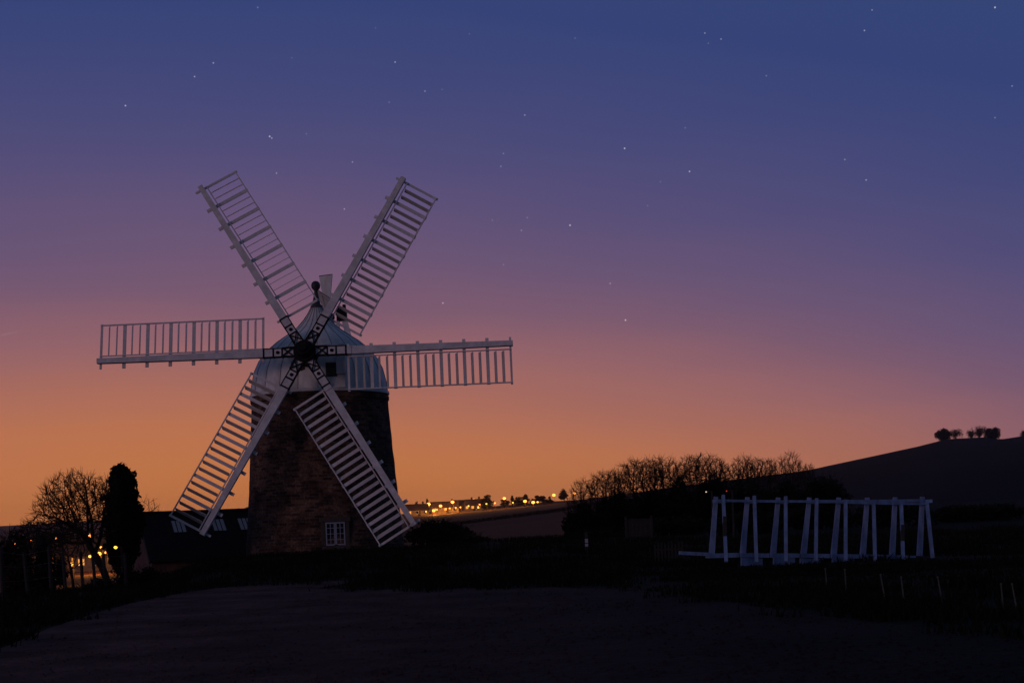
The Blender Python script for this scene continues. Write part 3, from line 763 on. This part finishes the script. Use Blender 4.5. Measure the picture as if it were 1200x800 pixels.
thick = [(655, 715, 588), (695, 750, 571), (725, 790, 563), (765, 820, 557), (800, 862, 553), (840, 900, 561), (880, 950, 560), (925, 1000, 553)]
for i, (a, b, yt) in enumerate(thick):
    shrub('thicket_bush', a, b, yt, 84 + (i % 3) * 3, 'tall dark bush in the thicket below the bare trees', 'bushes of the dark thicket', seed=40 + i, size=.12, per=110, depth=1.8)
for i, (a, b, yt) in enumerate([(655, 745, 622), (735, 835, 604), (815, 930, 596), (900, 1010, 590), (990, 1100, 586), (1080, 1215, 588)]):
    shrub('hedge_bush', a, b, yt, 66 + (i % 2) * 3, 'low black bush of the hedge behind the white trestle frames', 'hedge bushes behind the trestles', seed=60 + i, size=.11, per=130, depth=1.4)

# hilltop trees
def hill_tree(px0, px1, ytop, ybase, label, dense, seed):
    d = 846; rnd = random.Random(seed); c = P((px0 + px1) / 2, ybase, d)
    o = thing('hilltop_tree', (c.x, c.y, gz(c.x, c.y) - .1), label, 'tree')
    hw = (px1 - px0) / 2 / F_PX * d * 1.3; H = c.z - gz(c.x, c.y) + (ybase - ytop) / F_PX * d + 1.4
    blobs = []
    for i in range(11):
        a = rnd.uniform(0, 6.28); rr_ = rnd.uniform(0, .62) * hw
        blobs.append(((math.cos(a) * rr_, math.sin(a) * rr_, H * rnd.uniform(.42, .80)), (hw * .42, hw * .42, H * .24)))
    if dense:
        blobs += [((0, 0, H * .5), (hw * .85, hw * .85, H * .42))]
    leaf_mass(rnd, blobs, .45 if dense else .30, 16 if dense else 9).build('crown', M['leaf'] if dense else M['twig'], o)
    t = MB().tube((0, 0, -.5), (0, 0, H * .6), .3, .15, 6)
    for i in range(7):
        a = rnd.uniform(0, 6.28); t.tube((0, 0, H * rnd.uniform(.2, .45)), (math.cos(a) * hw * .7, math.sin(a) * hw * .7, H * rnd.uniform(.6, .92)), .14, .04, 5)
    t.build('trunk', M['bark'], o)
hill_tree(1097, 1114.5, 504, 520, 'dense round dark tree alone at the left end of the hilltop clump', True, 1)
hill_tree(1114, 1127, 503, 517, 'thin see through tree beside the dense round hilltop tree', False, 2)
hill_tree(1133, 1144, 505, 516.5, 'small tree beside the mast on the hilltop', False, 3)
hill_tree(1140, 1156, 501, 516, 'pale airy tree in the middle of the hilltop clump', False, 4)
hill_tree(1154, 1171, 503, 517, 'broad dark tree closing the hilltop clump', True, 5)
hill_tree(1195, 1204, 506, 515.5, 'small lone tree on the far shoulder of the hill', False, 6)
mp_ = P(1139.6, 516, 846); mo = thing('radio_mast', (mp_.x, mp_.y, gz(mp_.x, mp_.y)), 'thin dark mast standing among the hilltop trees', 'mast')
MB().tube((0, 0, -.3), (0, 0, 8.6), .22, .12, 8).build('pole', M['iron'], mo); MB().box((0, 0, 7.9), (1.0, .1, .12)).build('cross_arm', M['iron'], mo)

# ------------------------------------------------------------------ rough grass (stuff)
def grass_patch(name, rnd, pts, hmin, hmax, label):
    mb = MB(); v = mb.v; f = mb.f
    for (x, y) in pts:
        z = gz(x, y); h = rnd.uniform(hmin, hmax) * (.45 if 27 < y < 37 and x > y * .08 else 1); a = rnd.uniform(0, math.pi); w = .008 + .014 * rnd.random()
        lx, ly = rnd.gauss(0, .35) * h, rnd.gauss(0, .35) * h; cx, cy = math.cos(a) * w, math.sin(a) * w
        o = len(v); v += [(x - cx, y - cy, z - .02), (x + cx, y + cy, z - .02), (x + lx * .45 + cx * .7, y + ly * .45 + cy * .7, z + h * .6), (x + lx * .45 - cx * .7, y + ly * .45 - cy * .7, z + h * .6), (x + lx, y + ly, z + h * .95)]
        f += [(o, o + 1, o + 2, o + 3), (o + 3, o + 2, o + 4)]
    return tag(mb.build(name, M['grass']), label, 'grass', kind='stuff')
rg = random.Random(9); pts = []
while len(pts) < 75000:
    y = rg.uniform(14, 62); a = rg.uniform(-22.5, 22.5); x = y * math.tan(R(a))
    j1, j2 = noise.noise(Vector((x * .35, y * .35, 5))), noise.noise(Vector((x * 1.3, y * 1.3, 8)))
    if in_yard(x + .8 * j2, y + 2.6 * j1 + 1.2 * j2 + .3): continue
    if noise.noise(Vector((x * .5, y * .5, 1))) < rg.uniform(-.6, .3): continue
    pts.append((x, y))
grass_patch('rough_grass', rg, pts, .07, .24, 'rough unmown grass round the gravel yard')
pts = []
while len(pts) < 9000:
    px = rg.uniform(770, 1215); d = rg.uniform(31, 35.5); p = P(px, HY, d); pts.append((p.x, p.y))
grass_patch('tall_grass', rg, pts, .04, .11, 'taller dead grass in front of the white trestle frames')

def loose_stones():
    rnd = random.Random(12); mb = MB(); n = 0
    while n < 9000:
        y = 11 + 27 * rnd.random() ** 1.3; x = y * math.tan(R(rnd.uniform(-22, 22)))
        if not in_yard(x, y) or noise.noise(Vector((x * .45, y * .45, 4))) < rnd.uniform(-.7, .45): continue
        s_ = .010 + .026 * rnd.random() ** 3; a = rnd.uniform(0, 6.28); ca, sa = math.cos(a), math.sin(a); e = rnd.uniform(.6, 1.0); n += 1
        mb.add([(x + ca * s_, y + sa * s_, .032), (x - sa * s_ * e, y + ca * s_ * e, .032), (x - ca * s_, y - sa * s_, .032), (x + sa * s_ * e, y - ca * s_ * e, .032), (x + rnd.uniform(-.3, .3) * s_, y + rnd.uniform(-.3, .3) * s_, .03 + s_ * rnd.uniform(.5, 1.0))],
               [(0, 1, 4), (1, 2, 4), (2, 3, 4), (3, 0, 4)])
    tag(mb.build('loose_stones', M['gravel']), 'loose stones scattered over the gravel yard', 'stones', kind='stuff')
loose_stones()

# ------------------------------------------------------------------ white trestle frames on the right
def build_trestle():
    LT = [(839, 584), (876, 584.5), (912, 585), (948.5, 585), (983, 585), (1016.5, 585), (1049, 584.5), (1081, 584)]
    LB = [(834, 649), (870.5, 648), (906, 648.5), (941.7, 648.5), (977, 649), (1011, 649.5), (1045.5, 650), (1077.5, 651)]
    RT = [(847.5, 582.5), (884, 583.5), (920.7, 584), (957, 586.5), (991, 588), (1023.7, 589), (1056, 589.5), (1086, 589.5)]
    RB = [(851, 658), (886.5, 659), (921, 658), (956, 657), (991, 657), (1025.5, 657), (1058.5, 658), (1093.5, 661)]
    D = [36.2 + .33 * i for i in range(8)]
    base = P(960, 655, 37.4); root = thing('timber_trestle', (base.x, base.y, 0), 'long row of white timber trestle frames joined by a top rail', 'trestle')
    B0 = Vector((base.x, base.y, 0))
    for i in range(8):
        d = D[i]
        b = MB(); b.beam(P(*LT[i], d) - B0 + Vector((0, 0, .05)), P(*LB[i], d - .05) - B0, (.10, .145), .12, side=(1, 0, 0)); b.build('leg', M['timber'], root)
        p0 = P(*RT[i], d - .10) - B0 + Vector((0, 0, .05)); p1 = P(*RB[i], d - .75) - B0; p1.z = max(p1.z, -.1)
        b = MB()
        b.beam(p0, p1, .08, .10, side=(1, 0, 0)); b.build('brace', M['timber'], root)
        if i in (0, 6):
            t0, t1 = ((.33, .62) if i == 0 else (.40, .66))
            s = MB(); s.beam(p0.lerp(p1, t0) + Vector((.01, -.03, 0)), p0.lerp(p1, t1) + Vector((-.01, -.03, 0)), .09, .11, side=(1, 0, 0)); s.build('dark_overlay', M['darkwood'], root)  # dark board piece laid over part of this brace
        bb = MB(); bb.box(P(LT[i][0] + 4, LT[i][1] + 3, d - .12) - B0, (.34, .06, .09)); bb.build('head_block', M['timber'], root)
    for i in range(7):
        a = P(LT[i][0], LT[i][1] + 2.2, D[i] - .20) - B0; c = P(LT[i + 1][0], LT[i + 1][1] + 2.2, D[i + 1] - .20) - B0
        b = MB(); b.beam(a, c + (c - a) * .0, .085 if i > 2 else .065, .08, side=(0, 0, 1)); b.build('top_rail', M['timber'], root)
        if i >= 4:
            a = P(RT[i][0], RT[i][1] + .6, D[i] - .16) - B0; c = P(RT[i + 1][0], RT[i + 1][1] + .6, D[i + 1] - .16) - B0
            b = MB(); b.beam(a, c, .05, .05, side=(0, 0, 1)); b.build('lower_rail', M['timber'], root)
        # sill beam and kick boards
        a = P(LB[i][0] - 5, LB[i][1] + 2, D[i] - .1) - B0; c = P(LB[i + 1][0] - 7, LB[i + 1][1] + 2, D[i + 1] - .1) - B0
        b = MB(); b.beam(a, c, .11, .2, side=(0, 0, 1)); b.build('sill_beam', M['timber'], root)
        if i not in (0,):
            a2 = a + Vector((.05 * (i % 3), -.06, -.17)); c2 = c + Vector((-.10 - .05 * (i % 2), -.06, -.17))
            b = MB(); b.beam(a2, c2, .24 - .03 * (i % 2), .05, side=(0, 0, 1)); b.build('kick_board', M['timber'], root)
    a = P(797, 647.5, 35.9) - B0; c = P(829, 649, D[0] - .1) - B0
    MB().beam(a, c, .09, .18, side=(0, 0, 1)).build('sill_beam', M['timber'], root)
build_trestle()

# thin leaning stakes in the grass
for (x0, y0, x1, y1) in [(967, 666, 970, 690), (990, 667, 992, 694), (1032, 673, 1039, 704), (1056, 676, 1061, 708), (1099, 676, 1106, 708), (1173, 684, 1177, 718), (1186, 684, 1195, 722)]:
    g_ = on_ground(x1, y1, 0.0); top = P(x0, y0, g_.y - .05)
    o = thing('fence_stake', g_, 'thin pale stake leaning in the grass in front of the white trestle', 'stake', 'leaning stakes along the grass edge')
    MB().tube((0, 0, -.15), top - g_, .014, .009, 6).build('shaft', M['stake'], o); MB().ball(top - g_, .017, 6, 4).build('knob', M['stake'], o)

# marker post, plank gate and low paling fence in the dark gap
g_ = P(687.5, 640, 47); gzz = gz(g_.x, g_.y); o = thing('marker_post', (g_.x, g_.y, gzz), 'short marker post with a pale reflective top in the dark verge', 'post')
MB().box((0, 0, .25), (.085, .085, .9)).build('shaft', M['darkwood'], o)
zt = P(687.5, 631, 47).z - gzz
for (h0, h1) in ((zt - .13, zt), (zt - .25, zt - .16)): MB().box((0, 0, (h0 + h1) / 2), (.095, .095, h1 - h0)).build('reflective_band', M['window'], o)
MB().box((0, 0, (zt + .7) / 2), (.07, .07, max(.05, zt - .7))).build('neck', M['darkwood'], o)
a = P(735, 650, 60); c = P(765, 650, 60); gzz = gz(a.x, a.y)
o = thing('plank_gate', (a.x, a.y, gzz), 'dim plank gate between two thin posts in the thicket gap', 'gate'); wid = c.x - a.x
topz = P(750, 604, 60).z - gzz
for x in (0, wid): MB().box((x, 0, topz / 2 - .1), (.09, .09, topz + .2)).build('post', M['post'], o)
for k in range(6):
    MB().box((wid * (k + .5) / 6, .04, topz * .52), (wid / 6 - .02, .03, topz * .72)).build('plank', M['post'], o)
for z in (.35, .75): MB().box((wid / 2, .08, topz * z), (wid - .1, .04, .09)).build('rail', M['post'], o)
a = P(768, 655, 41); c = P(800, 655, 41); gzz = gz(a.x, a.y)
o = thing('paling_fence', (a.x, a.y, gzz), 'short grey paling fence beside the end of the white trestle', 'fence')
for k in range(9):
    x = (c.x - a.x) * k / 8; MB().box((x, 0, .22 + .03 * (k % 3)), (.045, .02, .62 + .05 * (k % 2))).build('pale', M['post'], o)
MB().box(((c.x - a.x) / 2, .025, .38), (c.x - a.x, .03, .06)).build('rail', M['post'], o)

# wire fence on the left
posts = [(4, 655, 712), (34, 658, 706), (61, 653, 703), (78, 658, 698), (98, 656, 697), (113, 657, 692), (125, 657, 690), (148, 656, 686)]
fp = []
for (px, yt, yb) in posts:
    d = 34 + (px / 150) * 8; p = P(px, yb, d); z = gz(p.x, p.y); fp.append((p.x, p.y, z, P(px, yt, d).z))
o = thing('wire_fence', (fp[0][0], fp[0][1], fp[0][2]), 'wire fence on thin weathered posts along the left verge', 'fence'); o0 = Vector(fp[0][:3]); rf = random.Random(2)
tops = []
for (x, y, z, zt) in fp:
    h = 1.15 + rf.uniform(-.05, .1); b = Vector((x, y, z - .3)) - o0; t = Vector((x - .05 + rf.uniform(-.04, .04), y, z + h)) - o0
    MB().tube(b, t, .048, .042, 8).build('post', M['post'], o); tops.append((b + Vector((0, 0, .3)), t))
for k in (.35, .65, .93):
    for i in range(len(tops) - 1):
        p, q = tops[i], tops[i + 1]
        MB().tube(p[0].lerp(p[1], k), q[0].lerp(q[1], k), .004, .004, 4).build('wire', M['lamppost'], o)

# ------------------------------------------------------------------ town: houses, lamps, trees
def house(px, d, w, dep, eave, rid, label, rz=0, lit=(), z=None, wins=3):
    p = P(px, HY, d); zz = gz(p.x, p.y) if z is None else z
    o = thing('house', (p.x, p.y, zz), label, 'house', None, rz)
    b = MB(); hw, hd = w / 2, dep / 2
    b.add([(-hw, -hd, -1), (hw, -hd, -1), (hw, hd, -1), (-hw, hd, -1), (-hw, -hd, eave), (hw, -hd, eave), (hw, hd, eave), (-hw, hd, eave), (-hw, 0, rid - .1), (hw, 0, rid - .1)],
          [(0, 1, 5, 4), (2, 3, 7, 6), (1, 2, 6, 9, 5), (3, 0, 4, 8, 7)]); b.build('wall', M['wall'], o)
    r = MB(); k = (rid - eave) / hd; ov = .4
    for s in (-1, 1):
        pts = [(-hw - .3, 0, rid), (hw + .3, 0, rid), (hw + .3, s * (hd + ov), eave - k * ov), (-hw - .3, s * (hd + ov), eave - k * ov)]
        vs_ = [Vector(q) + Vector((0, 0, .12)) for q in pts] + [Vector(q) for q in pts]
        r.add(vs_, [(0, 1, 2, 3), (7, 6, 5, 4), (0, 4, 5, 1), (1, 5, 6, 2), (2, 6, 7, 3), (3, 7, 4, 0)])
    ro = r.build('roof', M['roof'], o); MB().box((hw * .6, 0, rid + .4), (.7, .6, 1.3)).build('chimney', M['barn'], ro)
    for i in range(wins):
        x = -hw + w * (i + .5) / wins
        for j, zc in enumerate((1.4, eave - .9) if eave > 4 else (1.4,)):
            wdw = MB().box((x, -hd - .04, zc), (1.15, .08, 1.15)).build('window', M['window'], o)
            MB().box((x, -hd - .09, zc), (.95, .03, .95)).build('pane', M['litwin'] if (i, j) in lit else M['glass'], wdw)
    MB().box((hw * .15, -hd - .03, 1.0), (.95, .07, 2.0)).build('door', M['darkwood'], o)
    return o
HOUSES = [(488, 560, 'pale house at the near end of the lit street beyond the windmill', .2, ((0, 0),)), (521, 585, 'long low roofed house behind the lit street beyond the field', .15, ((1, 0),)),
          (545, 600, 'broad dark roofed house under the tallest street lamp', .1, ((2, 0),)), (556, 575, 'small lit house beside the round street tree', -.15, ((0, 0), (1, 0)))]
for i, (px, d, lb, rz, lit) in enumerate(HOUSES):
    house(px, d, (9, 11, 10, 7)[i], 6.5, 2.4, 4.6, lb, rz, lit)
house(108, 235, 9, 7, 2.6, 5.0, 'house with lit walls seen through the bare tree branches', .3, ((0, 0), (2, 0)))
house(124, 215, 8, 6, 2.6, 4.8, 'house half hidden by the ivy covered tree', -.2, ((0, 0),))
house(62, 250, 9, 7, 2.6, 5.0, 'house behind the evergreen shrub beyond the fence', .1, ((1, 0),))

def street_lamp(px, py, d, label, grp, rad=.4, power=0, mname='sodium'):
    head = P(px, py, d); g0 = gz(head.x, head.y); h = max(2.5, head.z - g0)
    o = thing('street_lamp', (head.x, head.y, head.z - h), label, 'street lamp', grp)
    MB().tube((.25, 0, -.5), (.25, 0, h), .06, .04, 8).build('pole', M['darkwood'], o); MB().beam((.28, 0, h), (0, -.0, h + rad * .8), .04, .04).build('arm', M['darkwood'], o)
    MB().ball((0, 0, h), rad, 12, 8, .8).build('lamp_globe', M[mname], o, True)
    if power:
        ld = bpy.data.lights.new('lamp_light', 'POINT'); ld.energy = power; ld.color = (1.0, .36, .06); ld.shadow_soft_size = rad * .5
        lo = bpy.data.objects.new('lamp_light', ld); col.objects.link(lo); lo.parent = o; lo.location = (0, -.6 - rad, h - .2)
GR = 'street lamps of the town beyond the field'
for (px, py, d, rad, pw, lb) in [
    (482.5, 596, 560, .55, 2500, 'orange street lamp close beside the windmill sail tip'), (502, 590.5, 570, .75, 5000, 'bright orange street lamp under the pointed tree'),
    (508.2, 598, 550, .62, 5000, 'low white orange lamp at the street end'), (516.3, 592.5, 575, .65, 4500, 'orange street lamp in front of the long low house'),
    (530.3, 588, 575, .70, 5000, 'pale orange street lamp standing clear above the roofs'), (555, 586, 580, .78, 7000, 'tallest street lamp over the broad dark roofed house'),
    (591, 583.7, 600, .65, 2500, 'orange street lamp at the end of the dark tree row'), (615.3, 587, 590, .70, 2500, 'bright lamp in the middle of the dark tree row'),
    (624.8, 588.3, 590, .70, 2000, 'lamp paired with a fainter one in the dark tree row'), (630, 588, 590, .40, 0, 'faint small lamp in the dark tree row'),
    (649, 579.8, 600, .68, 1500, 'orange street lamp on the ridge clear of the trees'), (673, 578, 610, .62, 0, 'orange street lamp beside the thicket branches')]:
    street_lamp(px, py, d, lb, GR, rad, pw)
for (px, py) in [(512, 597), (522.5, 596), (527, 595.2), (534, 594.6), (539.5, 594), (549, 592.5), (562, 590.8), (570, 590), (580, 589.2), (601, 588.6)]:
    street_lamp(px, py, 553, 'small orange light low along the lit street below the roofs', 'small lights along the lit street', .30, 900)
GL = 'street lamps behind the bare trees'
for (px, py, d, rad, pw, lb) in [
    (83.5, 661, 150, .24, 300, 'lowest orange lamp glowing through the thin stems'), (105.5, 651.5, 190, .22, 900, 'orange lamp in front of the lit house wall'), (116, 648.5, 190, .32, 900, 'brightest orange lamp behind the spreading tree'),
    (106, 627, 225, .30, 900, 'orange lamp higher up between the tree branches'), (135.5, 641, 61, .075, 0, 'orange lamp beside the ivy covered tree'), (118.5, 641, 205, .18, 600, 'small lamp behind the forked trunk'),
    (124, 647, 195, .18, 700, 'lamp touching the edge of the ivy covered tree'), (66, 630, 240, .2, 300, 'small lamp seen above the evergreen shrub'), (37, 633, 240, .16, 200, 'dim orange lamp behind the round headed tree'), (19, 637, 240, .24, 150, 'faint lamp behind the round headed tree twigs')]:
    street_lamp(px, py, d, lb, GL, rad, pw)

def town_tree(px0, px1, ytop, d, label, group=None, seed=0, pointed=False):
    rnd = random.Random(seed); c = P((px0 + px1) / 2, HY, d); z0 = gz(c.x, c.y); hw = (px1 - px0) / 2 / F_PX * d * 1.35; H = P((px0 + px1) / 2, ytop - 1, d).z - z0
    o = thing('town_tree', (c.x, c.y, z0), label, 'tree', group); blobs = []
    for i in range(10):
        t = rnd.uniform(.25, .9); w = hw * ((1 - t) * 1.15 if pointed else math.sin(math.pi * (.15 + .75 * t)))
        a = rnd.uniform(0, 6.28); rr_ = rnd.uniform(0, .6) * w
        blobs.append(((math.cos(a) * rr_, math.sin(a) * rr_, H * t), (w * .5 + .2, w * .5 + .2, H * .16)))
    leaf_mass(rnd, blobs, .30, 26).build('crown', M['leaf'], o); MB().tube((0, 0, -.4), (0, 0, H * .7), .22, .08, 6).build('trunk', M['bark'], o)
town_tree(497, 505, 584, 590, 'pointed conifer behind the orange street lamp', seed=1, pointed=True)
town_tree(563, 579, 581, 560, 'round spreading tree beside the small lit house', seed=2)
town_tree(486, 491, 588, 590, 'thin dark tree by the near end of the lit street', seed=14)
k = 0
for (a, b, t) in [(586, 597, 585), (596, 606, 581), (603, 613, 583), (611, 621, 580.5), (620, 628, 584), (626, 636, 581.5), (633, 643, 580), (640, 650, 582), (656, 668, 574)]:
    k += 1; town_tree(a, b, t, 620, ('pointed dark tree in the row along the ridge beyond the field' if k % 3 == 2 else 'round topped dark tree in the row along the ridge beyond the field') if a < 650 else 'rounded bush tree at the ridge end next to the thicket', 'dark trees along the ridge' if a < 650 else None, seed=20 + k, pointed=k % 3 == 2)
for i, (a, b, t) in enumerate([(250, 258, 601), (262, 274, 598.5), (272, 284, 596.5), (283, 296, 595), (178, 186, 603), (192, 203, 600), (204, 212, 603)]):
    town_tree(a, b, t, 3420, 'distant tree on the ridge above the barn roof', 'distant trees above the barn roof', seed=50 + i)
# low hedge line across the field
def hedge_line():
    rnd = random.Random(6); mb = MB(); pts_ = []
    a = P(500, HY, 330); b = P(700, HY, 360)
    o = thing('field_hedge', (a.x, a.y, gz(a.x, a.y)), 'thin dark hedge line crossing the winter field', 'hedge')
    for i in range(46):
        t = i / 45; q = a.lerp(b, t); blob = (Vector((q.x, q.y, gz(q.x, q.y) + .4)) - Vector(o.location), (1.0, .6, .55)); leaf_mass(rnd, [blob], .2, 40, mb)
    mb.build('foliage', M['leaf'], o); MB().tube((0, 0, -.3), (0, 0, .5), .08, .05, 5).build('stem', M['bark'], o)
hedge_line()
# two tiny lights on the dark hillside
for (px, py, mm, lb, r_) in [(827.5, 576, 'white_l', 'tiny white lamp on the dark hillside behind the thicket', .13), (851.5, 575, 'red_l', 'tiny red lamp on the dark hillside behind the thicket', .10)]:
    street_lamp(px, py, 63, lb, None, .034, 0, mm)

# ------------------------------------------------------------------ thin night haze over the valley
hm = bpy.data.materials.new('haze'); hm.use_nodes = True; HT = hm.node_tree; HT.nodes.clear()
pv = HT.nodes.new('ShaderNodeVolumePrincipled'); pv.inputs['Color'].default_value = (.95, .84, .77, 1); pv.inputs['Density'].default_value = .00008; pv.inputs['Anisotropy'].default_value = .72
ho = HT.nodes.new('ShaderNodeOutputMaterial'); HT.links.new(pv.outputs[0], ho.inputs['Volume'])
zl = min(v.co.z for v in bpy.data.meshes['ground'].vertices) - 1.0
hz = MB().box((0, 0, (zl + 72) / 2), (9200, 9200, 72 - zl)).build('haze', hm)
tag(hz, 'thin night haze lying over the whole valley', 'haze', kind='stuff')
